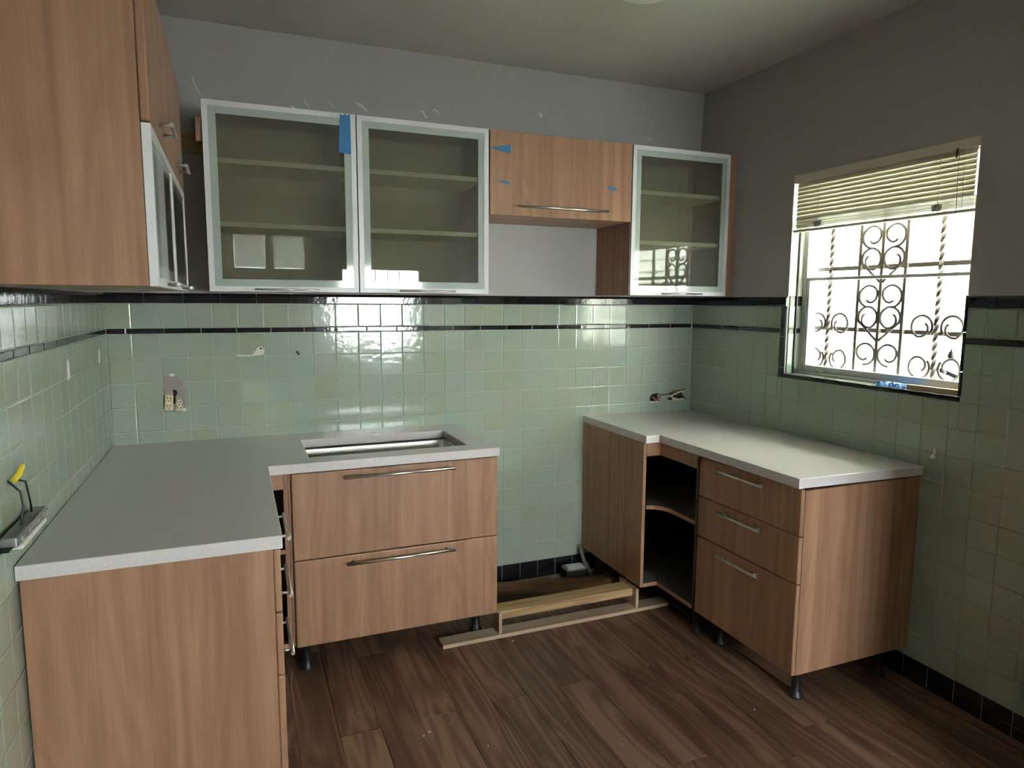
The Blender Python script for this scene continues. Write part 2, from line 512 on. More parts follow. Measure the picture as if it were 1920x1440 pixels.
def courses(first, lo, hi, step):
    a = [first]
    while a[0] > lo+.004: a.insert(0, a[0]-step)
    while a[-1] < hi-.004: a.append(a[-1]+step)
    return [(max(p, lo), min(q, hi)) for p, q in zip(a, a[1:]) if min(q, hi)-max(p, lo) > .008]
ROWS = [(ZT-(r+1)*P, ZT-r*P, r+1) for r in range(12)]
# back wall
for u0, u1 in courses(.0977, 0, W, P):
    tile('B', 'green', u0, u1, ZS, ZR)
    for z0, z1, r in ROWS:
        c = (u0+u1)/2
        if z1 < .86 and not (1.50 < c < 2.45): continue      # behind the base cabinets: nothing of it shows
        tile('B', 'green', u0, u1, z0, z1)
    tile('B', 'base', u0, u1, -.01, ZB)
for u0, u1 in courses(.153, 0, W, .1537): tile('B', 'cap', u0, u1, ZR, ZCAP)
for u0, u1 in courses(.077, 0, W, .1489): tile('B', 'strip', u0, u1, ZT, ZS)
# left wall
LEND = -2.30
stuff = []
for u0, u1 in courses(-1.311, YF, 0, P):
    near = u0 > LEND
    put = (lambda k, *a: tile('L', k, *a)) if near else (lambda k, *a: stuff.append(('L', k, *a)))
    put('green', u0, u1, ZS, ZR)
    for z0, z1, r in ROWS:
        if z1 < .86 and u0 > -1.40: continue
        put('green', u0, u1, z0, z1)
    if u1 < -1.40: put('base', u0, u1, -.01, ZB)
for u0, u1 in courses(-.152, YF, 0, .1537): (tile if u0 > LEND else lambda *a: stuff.append(a))('L', 'cap', u0, u1, ZR, ZCAP)
for u0, u1 in courses(-.14, YF, 0, .1489): (tile if u0 > LEND else lambda *a: stuff.append(a))('L', 'strip', u0, u1, ZT, ZS)
# right wall, with the window cut out
HOLE = (-1.6535, -.712, 1.183, 3.0)
HOLEC = (-1.6535, -.752, 1.183, 3.0)
REND = -2.25
def rput(k, u0, u1, z0, z1, hole):
    for r in minus((u0, u1, z0, z1), hole):
        if u0 > REND: tile('R', k, *r)
        else: stuff.append(('R', k, *r))
for u0, u1 in courses(-.0892, YF, 0, P):
    rput('green', u0, u1, ZS, ZR, HOLE)
    for z0, z1, r in ROWS:
        if z1 < .84 and u0 > -1.46: continue
        rput('green', u0, u1, z0, z1, HOLE)
    rput('base', u0, u1, -.01, ZB, HOLE)
for u0, u1 in courses(-.069, YF, 0, .1537): rput('cap', u0, u1, ZR, ZCAP, HOLEC)
for u0, u1 in courses(-.110, YF, 0, .1500): rput('strip', u0, u1, ZT, ZS, HOLE)
# tiles beyond the frame, towards the camera: one joined mesh for each wall and colour
def joined(wall, kinds, name, mat):
    b = MB()
    for w_, k, u0, u1, z0, z1 in stuff:
        if w_ != wall or k not in kinds: continue
        g = .0011
        x = (-.004, 0.0) if wall == 'L' else (W, W+.004)
        b.box(x[0], x[1], u0+g, u1-g, z0+g, z1-g)
    o = b.build(name, mat, wl if wall == 'L' else wr); o['kind'] = 'stuff'
for w_ in 'LR':
    joined(w_, ('green',), 'wall_tiling', 'green_tile')
    joined(w_, ('base', 'cap', 'strip'), 'border_tiling', 'black_tile')

# ---- black trim and tiled reveal of the window in the right wall
def trim_piece(poly, axis, t0, t1, name='trim_tile', mat='black_tile', par=None):
    return MB().prism(poly, axis, t0, t1).build(name, mat, par or wr)
y0, y1, z0, z1 = OPR
def nose(sgn):   # profile (x, along) of a bullnose: face on the wall, rounding into the opening
    pts = [(W+.004, .039), (W-.002, .037), (W-.004, .033)]
    for k in range(6):
        a = k/5*math.pi/2
        pts.append((W-.004+.012-.012*math.cos(a), .012-.012*math.sin(a)))
    pts += [(W+.012, 0), (W+.012, .01), (W+.004, .012)]
    return pts
zc = [1.184, 1.234, 1.388, ZR-.0005]
for a, b in zip(zc, zc[1:]):
    trim_piece([(x, y1+v) for x, v in nose(1)], 'z', a+.0008, b-.0008)
for a, b in zip([1.205, 1.300, 1.45, 1.589], [1.300, 1.45, 1.589]):
    MB().box(W-.002, W+.012, y0-.0015, y0+.010, a+.0008, b-.0008, .002, 1).build('trim_tile', 'black_tile', wr)
sj = [y1, -.957, -1.108, -1.259, -1.415, -1.586, y0]
for a, b in zip(sj, sj[1:]):
    pr = [(W+.004, 1.184), (W-.002, 1.185), (W-.004, 1.189)]
    for k in range(6):
        t = k/5*math.pi/2
        pr.append((W-.004+.012-.012*math.cos(t), 1.1935+.012*math.sin(t)))
    pr += [(W+.030, 1.2055), (W+.030, 1.195), (W+.004, 1.195)]
    def pt(v): return [(x, v, z) for x, z in pr]
    MB().hull(pt(b+.0008), pt(a-.0008)).build('sill_tile', 'black_tile', wr)
for a, b in courses(-.86, y0, y1, P):
    MB().box(W+.031, W+.085, a+.0008, b-.0008, 1.200, 1.2055, .0012, 1).build('sill_tile', 'green_tile', wr)
def reveal(sd, ye):
    """tiles on the side of the opening; they stand 6 mm proud of the masonry"""
    for (a, b, mt) in [(1.206, ZT-P, 'green_tile'), (ZT-P, ZT, 'green_tile'), (ZT, ZS, 'black_tile'), (ZS, ZR, 'green_tile'), (ZR, ZCAP, 'black_tile')]:
        for (p, q) in ((W+.0125, W+.048), (W+.0495, W+.088)):
            MB().box(p+.0006, q-.0006, ye, ye-sd*.005, a+.0008, b-.0008, .001, 1).build('reveal_tile', mt, wr)
    MB().box(W+.001, W+.09, ye, ye-sd*.004, ZCAP+.001, z1-.002).build('reveal_plaster', 'cream_paint', wr)
reveal(1, y1); reveal(-1, y0)
MB().box(W+.001, W+.15, y0+.005, y1-.005, z1-.004, z1).build('reveal_plaster', 'cream_paint', wr)
MB().box(W+.049, W+.055, y1-.012, y1-.004, 1.208, 2.13).build('screen_track', 'dark_metal', wr)

# ---- window in the right wall: aluminium sash window
w1 = bpy.data.objects.new('window_1', None); col.objects.link(w1); struct(w1)
w1.location = (W+.11, (y0+y1)/2, z0); w1['_at'] = list(w1.location)
fx0, fx1 = W+.088, W+.128
def wbox(name, mat, *a): return MB().box(*a, bev=.002, seg=1).build(name, mat, w1)
wbox('jamb', 'aluminium', fx0, W+.163, y1-.028, y1, z0, z1)
wbox('jamb', 'aluminium', fx0, W+.163, y0, y0+.028, z0, z1)
wbox('head', 'aluminium', fx0, fx1, y0+.028, y1-.028, z1-.03, z1)
wbox('sill', 'aluminium', fx0-.012, fx1, y0+.028, y1-.028, z0+.001, z0+.014)
wbox('sash_rail', 'aluminium', fx0+.004, fx1-.012, y0+.028, y1-.028, z0+.014, z0+.044)
wbox('sash_stile', 'aluminium', fx0+.004, fx1-.012, y1-.046, y1-.028, z0+.044, 1.665)
wbox('sash_stile', 'aluminium', fx0+.004, fx1-.012, y0+.028, y0+.046, z0+.044, 1.665)
wbox('meeting_rail', 'aluminium', fx0+.004, fx1-.008, y0+.028, y1-.028, 1.665, 1.680)
MB().box(W+.108, W+.111, y0+.036, y1-.036, z0+.034, 1.670).build('pane', 'window_glass', w1)
MB().box(W+.1135, W+.1165, y0+.018, y1-.018, 1.673, z1-.02).build('pane', 'window_glass', w1)
lt = MB().box(fx0-.010, fx0+.003, -.925, -.900, z0+.015, z0+.026, .002, 1).build('latch', 'white_plastic', w1)

# ---- openings behind the camera (seen only as reflections)
w2 = bpy.data.objects.new('window_2', None); col.objects.link(w2); struct(w2)
w2.location = ((OPF[0]+OPF[1])/2, YF-.1, OPF[2]); w2['_at'] = list(w2.location)
def w2box(name, mat, *a): return MB().box(*a, bev=.003, seg=1).build(name, mat, w2)
xa, xb, za, zb = OPF
for a in (xa, xb-.04): w2box('jamb', 'cream_paint', a, a+.04, YF-.12, YF-.06, za, zb)
for a in (za, zb-.04): w2box('rail', 'cream_paint', xa+.04, xb-.04, YF-.12, YF-.06, a, a+.04)
w2box('pane', 'window_glass', xa+.04, xb-.04, YF-.092, YF-.089, za+.04, zb-.04)
for a in (xa-.14, xb): w2box('casing', 'cream_paint', a, a+.14, YF, YF+.02, za-.1, zb+.14)
w2box('casing', 'cream_paint', xa, xb, YF, YF+.02, zb, zb+.14)
for k in range(1, 6): w2box('grille_bar', 'iron', xa+.15*k-.005, xa+.15*k+.005, YF-.155, YF-.145, za, zb)
for k in range(1, 5): w2box('grille_bar', 'iron', xa, xb, YF-.155, YF-.147, za+.2*k-.004, za+.2*k+.004)
d1 = bpy.data.objects.new('door_1', None); col.objects.link(d1); struct(d1)
d1.location = ((OPD[0]+OPD[1])/2, YF-.08, OPD[2]); d1['_at'] = list(d1.location)
def dbox(name, mat, *a): return MB().box(*a, bev=.003, seg=1).build(name, mat, d1)
xa, xb, za, zb = OPD
dbox('leaf', 'cabinet_wood', xa, xa+.12, YF-.11, YF-.06, za, zb)
dbox('leaf', 'cabinet_wood', xb-.12, xb, YF-.11, YF-.06, za, zb)
dbox('mullion', 'cabinet_wood', (xa+xb)/2-.05, (xa+xb)/2+.05, YF-.11, YF-.06, za, zb)
for (p, q) in ((xa+.12, (xa+xb)/2-.05), ((xa+xb)/2+.05, xb-.12)):
    if p < .9:
        dbox('lower_panel', 'cabinet_wood', p, .64, YF-.10, YF-.07, za, .50)
        dbox('lower_panel', 'cabinet_wood', .74, q, YF-.10, YF-.07, za, .50)
        dbox('lower_panel', 'cabinet_wood', p, q, YF-.10, YF-.07, .50, 1.925)
    else: dbox('lower_panel', 'cabinet_wood', p, q, YF-.10, YF-.07, za, 1.925)
    dbox('top_rail', 'cabinet_wood', p, q, YF-.11, YF-.06, zb-.06, zb)
    sh = MB(); sh.bm.faces.new([sh.bm.verts.new(v) for v in ((p+.002, YF-.084, 1.93), (q-.002, YF-.084, 1.93), (q-.002, YF-.084, zb-.06), (p+.002, YF-.084, zb-.06))])
    sh.build('shade', 'shade_cloth', d1)
    dbox('pane', 'window_glass', p, q, YF-.118, YF-.115, za, zb-.06)

# ---- outdoors
gr = struct(MB().box(-12, 16, -18, 14, -.75, -.65).build('ground', 'grass'))

struct(MB().box(W+.17, W+.95, YF-.2, .8, 2.44, 2.56).build('shading_eave', 'siding'))  # unseen overhang, added to cut the high sky light entering the right window
ow = struct(MB().box(W+2.62, W+2.9, -6.5, 4.0, -.65, 4.3).build('outdoor_wall', 'siding'))
for k in range(32):       # lap siding of the neighbouring house, each board leaning out at its foot
    z = -.62+.152*k
    MB().hull([(W+2.592, -6.5, z), (W+2.621, -6.5, z), (W+2.621, -6.5, z+.158), (W+2.612, -6.5, z+.158)], [(W+2.592, 4.0, z), (W+2.621, 4.0, z), (W+2.621, 4.0, z+.158), (W+2.612, 4.0, z+.158)]).build('siding_board', 'siding', ow)
for k in range(5):
    b = MB(); rr = random.Random(40+k); cx = -1.5+1.9*k+rr.uniform(-.4, .4)
    for q in range(520):
        a, e, r_ = rr.uniform(0, 6.28), rr.uniform(-1, 1), rr.uniform(.6, 1)**.5
        x, y, z = cx+.95*r_*math.cos(a)*math.sqrt(1-e*e), -9.4+.6*r_*math.sin(a)*math.sqrt(1-e*e), -.05+1.0*r_*e
        u = Vector((rr.uniform(-1, 1), rr.uniform(-1, 1), rr.uniform(-1, 1))).normalized()*.11; w_ = u.orthogonal().normalized()*.07
        b.bm.faces.new([b.bm.verts.new(Vector((x, y, z))+d_) for d_ in (-u, w_, u, -w_)])
    struct(b.build('hedge', 'leaf'))

# ------------------------------------------------------------------ cabinet parts
def bar_handle(a, b, out, parent, r=.006, inset=.045):
    """round steel bar from a to b; out = vector back to the front it stands on"""
    a, b, out = Vector(a), Vector(b), Vector(out)
    d = (b-a).normalized()
    mb = MB().tube([a, b], r, 12)
    for p in (a+d*inset, b-d*inset): mb.tube([p, p+out], r*.75, 10)
    return mb.build('handle', 'steel', parent)
def leg(x, y, h, parent):
    mb = MB().lathe([(.030, 0), (.030, .006), (.024, .016), (.019, .030), (.019, h-.022), (.027, h-.014), (.027, h)], (x, y, 0), 16)
    return mb.build('leg', 'black_plastic', parent)

ZC0, ZC1 = .879, .917

# --- left countertop (L) with the sink cut-out
def left_counter():
    b = MB()
    hx, hy = 1.127, -.100; hs = .03
    xs = [0.002, .615, .777, hx-hs, hx+hs, 1.458, 1.577]; ys = [-1.478, -.642, -.537, -.167, hy-hs, hy+hs, -.002]
    def keep(i, j):
        if j == 0: return i == 0
        if j == 2 and 2 <= i <= 4: return False
        if j == 4 and i == 3: return False
        return True
    b.cells(xs, ys, keep, ZC0, ZC1, 'z')
    n = 16; c = [(hx+.0175*math.cos(math.pi/4+2*math.pi*k/n), hy+.0175*math.sin(math.pi/4+2*math.pi*k/n)) for k in range(n)]
    sq = [(hx+hs, hy+hs), (hx-hs, hy+hs), (hx-hs, hy-hs), (hx+hs, hy-hs)]
    for z in (ZC0, ZC1):
        cv = [b.bm.verts.new((*p, z)) for p in c]; sv = [b.bm.verts.new((*p, z)) for p in sq]
        for q in range(4):
            for k in range(4):
                i = q*4+k
                if k < 2: b.bm.faces.new((cv[i], cv[(i+1) % n], sv[q]))
                else: b.bm.faces.new((cv[i], cv[(i+1) % n], sv[(q+1) % 4]))
            b.bm.faces.new((cv[q*4+2], sv[q], sv[(q+1) % 4]))
        if z == ZC0: lo = cv
        else:
            for k in range(n): b.bm.faces.new((lo[k], lo[(k+1) % n], cv[(k+1) % n], cv[k]))
    bmesh.ops.remove_doubles(b.bm, verts=b.bm.verts[:], dist=1e-5)
    # close the walls the hole cell left open
    inner = [f for f in b.bm.faces if abs(f.normal.z) < .5 and all(abs(v.co.x-hx) <= hs+1e-4 and abs(v.co.y-hy) <= hs+1e-4 for v in f.verts) and any(abs(abs(v.co.x-hx)-hs) < 1e-4 and abs(abs(v.co.y-hy)-hs) < 1e-4 for v in f.verts)]
    bmesh.ops.delete(b.bm, geom=inner, context='FACES_ONLY')
    return b
cl = solo(left_counter(), 'countertop', 'quartz', 'L-shaped pale grey quartz countertop with the sink cut-out, on the left', 'countertop', 'quartz countertops')
bv = cl.modifiers.new('edge', 'BEVEL'); bv.width = .002; bv.segments = 2; bv.limit_method = 'ANGLE'

# --- undermount sink
def sink():
    t = thing('kitchen_sink', 'undermount stainless steel sink bowl set below the left countertop', 'sink', (1.117, -.352, .68))
    x0, x1, y0_, y1_ = .772, 1.463, -.542, -.162
    zt, zb_ = ZC0-.0035, .690
    def loop(e, z, r, n=6):
        pts = []
        for cx, cy, a0 in ((x1-e-r, y1_-e-r, 0), (x0+e+r, y1_-e-r, 90), (x0+e+r, y0_+e+r, 180), (x1-e-r, y0_+e+r, 270)):
            for k in range(n+1):
                a = math.radians(a0+90*k/n); pts.append((cx+r*math.cos(a), cy+r*math.sin(a), z))
        return pts
    b = MB()
    loops = [loop(-.022, zt, .03), loop(0, zt, .028), loop(.002, zt-.01, .028), loop(.006, zb_+.03, .030), loop(.012, zb_+.008, .04), loop(.04, zb_, .05), loop(.15, zb_-.006, .03)]
    V = [[b.bm.verts.new(p) for p in l] for l in loops]
    for A, B in zip(V, V[1:]):
        n = len(A)
        for k in range(n):
            f = b.bm.faces.new((A[k], A[(k+1) % n], B[(k+1) % n], B[k])); f.smooth = True
    b.bm.faces.new(V[-1])
    o = b.build('bowl', 'sink_steel', t)
    sd = o.modifiers.new('sheet', 'SOLIDIFY'); sd.thickness = .0015; sd.offset = 1
    MB().lathe([(.045, 0), (.045, .003), (.035, .004), (.030, .001)], (1.117, -.33, zb_-.0055), 20).build('drain', 'steel', t)
sink()

# --- sink base cabinet with two wide drawer fronts
def drawer_front(name, par, x0, x1, y0, y1, z0, z1):
    return MB().box(x0, x1, y0, y1, z0, z1, .005, 3).build(name, 'cabinet_wood', par)
t = thing('sink_base_cabinet', 'wood base cabinet below the sink with two wide drawer fronts', 'cabinet', (1.13, -.32, 0))
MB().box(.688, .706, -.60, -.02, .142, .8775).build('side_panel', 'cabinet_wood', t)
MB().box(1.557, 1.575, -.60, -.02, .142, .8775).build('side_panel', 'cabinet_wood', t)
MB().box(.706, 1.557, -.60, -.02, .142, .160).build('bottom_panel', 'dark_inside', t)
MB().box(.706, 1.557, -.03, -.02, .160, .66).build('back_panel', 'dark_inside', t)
MB().box(.706, 1.557, -.60, -.585, .82, .8775).build('top_rail', 'cabinet_wood_flat', t)
d = drawer_front('drawer_front', t, .699, 1.575, -.62, -.6005, .5115, .8705)
bar_handle((.907, -.654, .845), (1.367, -.654, .845), (0, .034, 0), d, inset=.03)
d = drawer_front('drawer_front', t, .699, 1.575, -.62, -.6005, .142, .5075)
bar_handle((.906, -.654, .482), (1.366, -.654, .482), (0, .034, 0), d, inset=.03)
for x, y in ((.745, -.52), (1.525, -.465), (.745, -.08), (1.525, -.08)): leg(x, y, .142, t)

# --- corner base cabinets (L-shaped, the doors are off)
def corner_cabinet(name, label, fx, uo, ui, yf, ye, wall_u):
    """fx maps the distance from the side wall to x; uo = outer panel, ui = depth of the run along the side wall"""
    t = thing(name, label, 'cabinet', (fx(uo/2), -.40, 0), 'open corner cabinets')
    zb_, zt = .142, (.8775 if fx(0) < 1 else .866)
    def bx(nm, mat, u0, u1, a, b, c, d): return MB().box(fx(u0), fx(u1), a, b, c, d, .0012, 1).build(nm, mat, t)
    bx('side_panel', 'cabinet_wood', uo-.018, uo, yf, -.004, zb_, .8775)
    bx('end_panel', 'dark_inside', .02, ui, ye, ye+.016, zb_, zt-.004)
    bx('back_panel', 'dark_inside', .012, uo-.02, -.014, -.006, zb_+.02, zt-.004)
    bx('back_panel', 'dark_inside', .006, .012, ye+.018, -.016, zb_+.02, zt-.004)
    bx('top_rail', 'cabinet_wood_flat', ui, uo-.0185, yf, yf+.018, .808, .8775)
    bx('top_rail', 'cabinet_wood_deep', ui-.018, ui, ye+.001, yf+.017, .808, .8775)
    for nm, z, r in (('bottom_panel', zb_, .012), ('shelf', .545, .10)):
        pts = [(.014, -.016), (uo-.0185, -.016), (uo-.0185, yf+.001)]
        for k in range(9):
            a = k/8*math.pi/2
            pts.append((ui-.001+r-r*math.sin(a), yf+.001+(-r+r*math.cos(a))*1.0))
        # inner corner: arc from the front edge round into the run edge
        pts = [(.014, -.016), (uo-.0185, -.016), (uo-.0185, yf+.001)]
        edge = [(uo-.0185, yf+.001)]
        for k in range(9):
            a = k/8*math.pi/2
            cxu, cyv = ui+r, yf-r
            edge.append((cxu-r*math.sin(a), cyv+r*math.cos(a)))
        if uo-.0185 < ui+r:
            edge = [e for e in edge if e[0] < uo-.0185]
            edge.insert(0, (uo-.0185, edge[0][1]))
        edge.append((ui, ye+.017))
        outline = [(.014, ye+.017), (.014, -.016), (uo-.0185, -.016)]+edge
        MB().prism([(fx(u), v) for u, v in outline], 'z', z, z+.018).build(nm, 'dusty_board', t)
        # wooden edging along the front of the board
        eb = MB()
        off = .0015
        for (a, b) in zip(edge, edge[1:]):
            dv = Vector((b[0]-a[0], b[1]-a[1])).normalized(); nn = Vector((-dv.y, dv.x))
            if nn.x < 0 and abs(nn.x) > abs(nn.y): nn = -nn
            if nn.y > 0 and abs(nn.y) >= abs(nn.x): nn = -nn
            q = [(a[0], a[1]), (b[0], b[1]), (b[0]+nn.x*off, b[1]+nn.y*off), (a[0]+nn.x*off, a[1]+nn.y*off)]
            eb.prism([(fx(u), v) for u, v in q], 'z', z-.0004, z+.0186)
        eb.build('edge_band', 'cabinet_wood_deep', t)
    for u, v in ((.08, -.08), (uo-.07, -.08), (uo-.07, -.34), (ui-.07, ye+.06), (.08, ye+.06)): leg(fx(u), v, zb_, t)
    return t
corner_cabinet('corner_base_cabinet', 'open wood corner cabinet with a curved shelf, between wall and right drawers', lambda u: W-u, W-2.335, W-2.432, -.622, -.924, W)
corner_cabinet('corner_base_cabinet', 'dark open corner cabinet in the gap left of the sink cabinet', lambda u: u, .6865, .590, -.602, -.858, 0)

# --- drawer base cabinets
def drawer_cabinet(name, label, fx, ui, ya, yb, end_gap):
    t = thing(name, label, 'cabinet', (fx(ui/2), (ya+yb)/2, 0), 'drawer base cabinets')
    s = 1 if fx(1) > fx(0) else -1
    zt = .8775 if s > 0 else .866
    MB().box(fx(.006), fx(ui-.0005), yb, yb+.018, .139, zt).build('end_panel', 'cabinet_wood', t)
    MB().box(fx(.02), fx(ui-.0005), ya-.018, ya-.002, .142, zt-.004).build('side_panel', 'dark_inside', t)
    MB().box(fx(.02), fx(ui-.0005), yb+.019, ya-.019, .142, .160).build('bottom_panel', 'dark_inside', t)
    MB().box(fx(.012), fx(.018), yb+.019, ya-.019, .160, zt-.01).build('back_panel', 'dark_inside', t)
    cy = (ya+yb)/2
    for (z0_, z1_, hz) in ((.690, .8705, .840), (.5035, .6865, .659), (.139, .5000, .471)):
        d = drawer_front('drawer_front', t, fx(ui), fx(ui+.0195), yb-.001, ya-.003, z0_, z1_)
        bar_handle((fx(ui+.0195+.034), cy+.128, hz), (fx(ui+.0195+.034), cy-.128, hz), (-s*.034, 0, 0), d, inset=.03)
    for u, v in ((ui-.08, yb+.07), (ui-.08, ya-.07), (.08, yb+.07), (.08, ya-.07)): leg(fx(u), v, .140, t)
    return t
drawer_cabinet('drawer_base_cabinet', 'three-drawer wood base cabinet on black legs, right of the open corner cabinet', lambda u: W-u, W-2.450, -.926, -1.525, 0)
drawer_cabinet('drawer_base_cabinet', 'wood base cabinet at lower left with handles seen edge-on', lambda u: u, .590, -.860, -1.460, 0)

# --- right countertop
def right_counter():
    b = MB()
    b.cells([2.332, 2.408, W-.002], [-1.533, -.645, -.002], lambda i, j: not (i == 0 and j == 0), ZC0, ZC1, 'z')
    for v in b.bm.verts: v.co.z += -.0085*max(0, (v.co.x-2.43)/.63)-.001*(v.co.y+1.5)
    return b
cr = solo(right_counter(), 'countertop', 'quartz', 'pale quartz countertop with a stepped corner under the window, on the right', 'countertop', 'quartz countertops')
bv = cr.modifiers.new('edge', 'BEVEL'); bv.width = .002; bv.segments = 2; bv.limit_method = 'ANGLE'

# --- wall cabinets
def glass_door(par, fp, u0, u1, z0_, z1_, d):
    """fp(u, n, z): u along the front, n = distance out from the carcass front; d = thickness"""
    dr = bpy.data.objects.new('glass_door', None); col.objects.link(dr)
    dr.parent = par; dr['_at'] = par['_at']
    dr.matrix_parent_inverse = Matrix.Identity(4); dr.location = (0, 0, 0)
    def ringsolid(e0, e1, n0, n1, name, mat):
        b = MB()
        V = {}
        def v(e, n, k):
            u = (u0+e, u1-e)[k in (1, 2)]; z = (z0_+e, z1_-e)[k in (2, 3)]
            key = (e, n, k)
            if key not in V: V[key] = b.bm.verts.new(fp(u, n, z))
            return V[key]
        for k in range(4):
            j = (k+1) % 4
            b.bm.faces.new((v(e0, n1, k), v(e0, n1, j), v(e1, n1, j), v(e1, n1, k)))
            b.bm.faces.new((v(e0, n0, k), v(e0, n0, j), v(e1, n0, j), v(e1, n0, k)))
            b.bm.faces.new((v(e0, n0, k), v(e0, n0, j), v(e0, n1, j), v(e0, n1, k)))
            b.bm.faces.new((v(e1, n0, k), v(e1, n0, j), v(e1, n1, j), v(e1, n1, k)))
        return b.build(name, mat, dr)
    ringsolid(0, .021, .0008, d, 'frame', 'white_frame')
    ringsolid(.021, .050, .003, d-.0025, 'frame_band', 'frame_band')
    b = MB()
    p, q = fp(u0+.050, d-.0068, z0_+.050), fp(u1-.050, d-.0028, z1_-.050)
    b.box(p[0], q[0], p[1], q[1], p[2], q[2])
    b.build('glass_pane', 'frosted_glass', dr)
    return dr
def back_glass_cabinet(label, x0, x1, z0_, z1_, xr=None):
    t = thing('glass_wall_cabinet', label, 'cabinet', ((x0+x1)/2, -.17, z0_), 'frosted glass wall cabinets')
    bx = lambda nm, mt, *a: MB().box(*a, bev=.001, seg=1).build(nm, mt, t)
    e = .016
    bx('side_panel', 'cabinet_wood', x0+.001, x0+e, -.339, -.004, z0_, z1_)
    bx('side_panel', 'cabinet_wood', x1-e, x1-.001, -.339, -.004, z0_, z1_)
    bx('top_panel', 'cabinet_wood_flat', x0+e, x1-e, -.339, -.004, z1_-e, z1_)
    bx('bottom_panel', 'cabinet_wood_flat', x0+e, x1-e, -.339, -.004, z0_, z0_+e)
    bx('back_panel', 'pale_inside', x0+e, x1-e, -.012, -.004, z0_+e, z1_-e)
    for z in (1.852, 2.103): bx('shelf', 'shelf_white', x0+e, x1-e, -.334, -.013, z, z+.020)
    d = glass_door(t, lambda u, n, z: (u, -.340-n, z), x0+.0015, x1-.0015, z0_, z1_, .020)
    c = (x0+x1)/2
    bar_handle((c-.128, -.388, z0_+.009), (c+.128, -.388, z0_+.009), (0, .0285, 0), d, r=.0045, inset=.03)
    return t
ZU0, ZU1 = 1.591, 2.337
back_glass_cabinet('frosted glass wall cabinet nearest the left wall, blue tape at its top corner', .428, 1.027, ZU0, ZU1)
back_glass_cabinet('frosted glass wall cabinet beside the tan lift-up cabinet, reflecting a barred window', 1.029, 1.628, ZU0, ZU1)
gc3 = back_glass_cabinet('frosted glass wall cabinet at the right end, next to the window wall', 2.396, 3.001, ZU0, ZU1)
MB().box(3.0025, W-.005, -.341, -.323, ZU0, ZU1+.004, .001, 1).build('filler_panel', 'cabinet_wood', gc3)
t = thing('lift_up_wall_cabinet', 'short tan wood wall cabinet with one long bar handle', 'cabinet', (2.01, -.17, 1.957))
x0, x1 = 1.632, 2.392
MB().box(x0, x0+.016, -.339, -.004, 1.957, ZU1).build('side_panel', 'cabinet_wood', t)
MB().box(x1-.016, x1, -.339, -.004, 1.957, ZU1).build('side_panel', 'cabinet_wood', t)
MB().box(x0+.016, x1-.016, -.339, -.004, 1.957, 1.973).build('bottom_panel', 'cabinet_wood_flat', t)
MB().box(x0+.016, x1-.016, -.339, -.004, ZU1-.016, ZU1).build('top_panel', 'cabinet_wood_flat', t)
MB().box(x0+.016, x1-.016, -.012, -.004, 1.973, ZU1-.016).build('back_panel', 'pale_inside', t)
d = MB().box(x0+.001, x1-.001, -.360, -.3405, 1.957, ZU1, .002, 2).build('door', 'cabinet_wood', t)
bar_handle((1.772, -.392, 1.998), (2.242, -.392, 1.998), (0, .033, 0), d, inset=.03)

def left_upper(label, ya, yb):
    t = thing('tiered_wall_cabinet', label, 'cabinet', (.17, (ya+yb)/2, 1.587), 'wall cabinets on the left wall')
    zb_, zt, zm = 1.587, 2.339, 1.951
    bx = lambda nm, mt, *a: MB().box(*a, bev=.001, seg=1).build(nm, mt, t)
    bx('side_panel', 'cabinet_wood', .004, .339, yb+.001, yb+.017, zb_, zt)
    bx('side_panel', 'cabinet_wood', .004, .339, ya-.017, ya-.001, zb_, zt)
    for nm, z in (('bottom_panel', zb_), ('top_panel', zt-.016), ('middle_panel', zm-.008)):
        bx(nm, 'cabinet_wood_deep', .004, .339, yb+.017, ya-.017, z, z+.016)
    bx('back_panel', 'pale_inside', .004, .010, yb+.017, ya-.017, zb_+.016, zm-.008)
    d = MB().box(.3405, .360, yb+.001, ya-.001, zm+.004, zt, .004, 2).build('wood_door', 'cabinet_wood', t)
    c = (ya+yb)/2
    bar_handle((.390, c-.075, zm+.045), (.390, c+.075, zm+.045), (-.031, 0, 0), d, r=.0055, inset=.015)
    g = glass_door(t, lambda u, n, z: (.340+n, u, z), yb+.001, ya-.001, zb_, zm, .020)
    bar_handle((.388, c-.085, zb_+.009), (.388, c+.085, zb_+.009), (-.0285, 0, 0), g, r=.005, inset=.03)
    return t
left_upper('wall cabinet on the left wall with a broad bare wood end panel facing the room', -1.042, -1.600)
left_upper('farther left-wall cabinet with wood door over glass door, beside the back corner', -.482, -1.040)

# ------------------------------------------------------------------ window blind
t = thing('window_blind', 'half-raised cream venetian blind hanging in the right window', 'blind', (W+.02, -1.205, 1.90))
by0, by1 = -1.648, -.760
MB().box(W-.004, W+.024, by0, by1, 2.129, 2.166, .002, 1).build('headrail', 'blind_slat', t)
def slat(yc0, yc1, xc, zc_, tilt, par, w=.0125):
    b = MB(); pts = []
    for k in range(5):
        s_ = -1+k*.5; bow = .0015*(1-s_*s_)
        pts.append((s_*w, bow))
    ca, sa = math.cos(tilt), math.sin(tilt)
    top = [(xc+u*ca-v*sa, zc_+u*sa+v*ca) for u, v in pts]; bot = [(x+.0003*sa, z-.0006*ca) for x, z in top]
    poly = top+bot[::-1]
    b.hull([(x, yc0, z) for x, z in poly], [(x, yc1, z) for x, z in poly])
    return b.build('slat', 'blind_slat', par)
NS = 9
for k in range(NS):
    slat(by0+.012, by1-.012, W+.012, 2.120-.0188*k, math.radians(68), t)
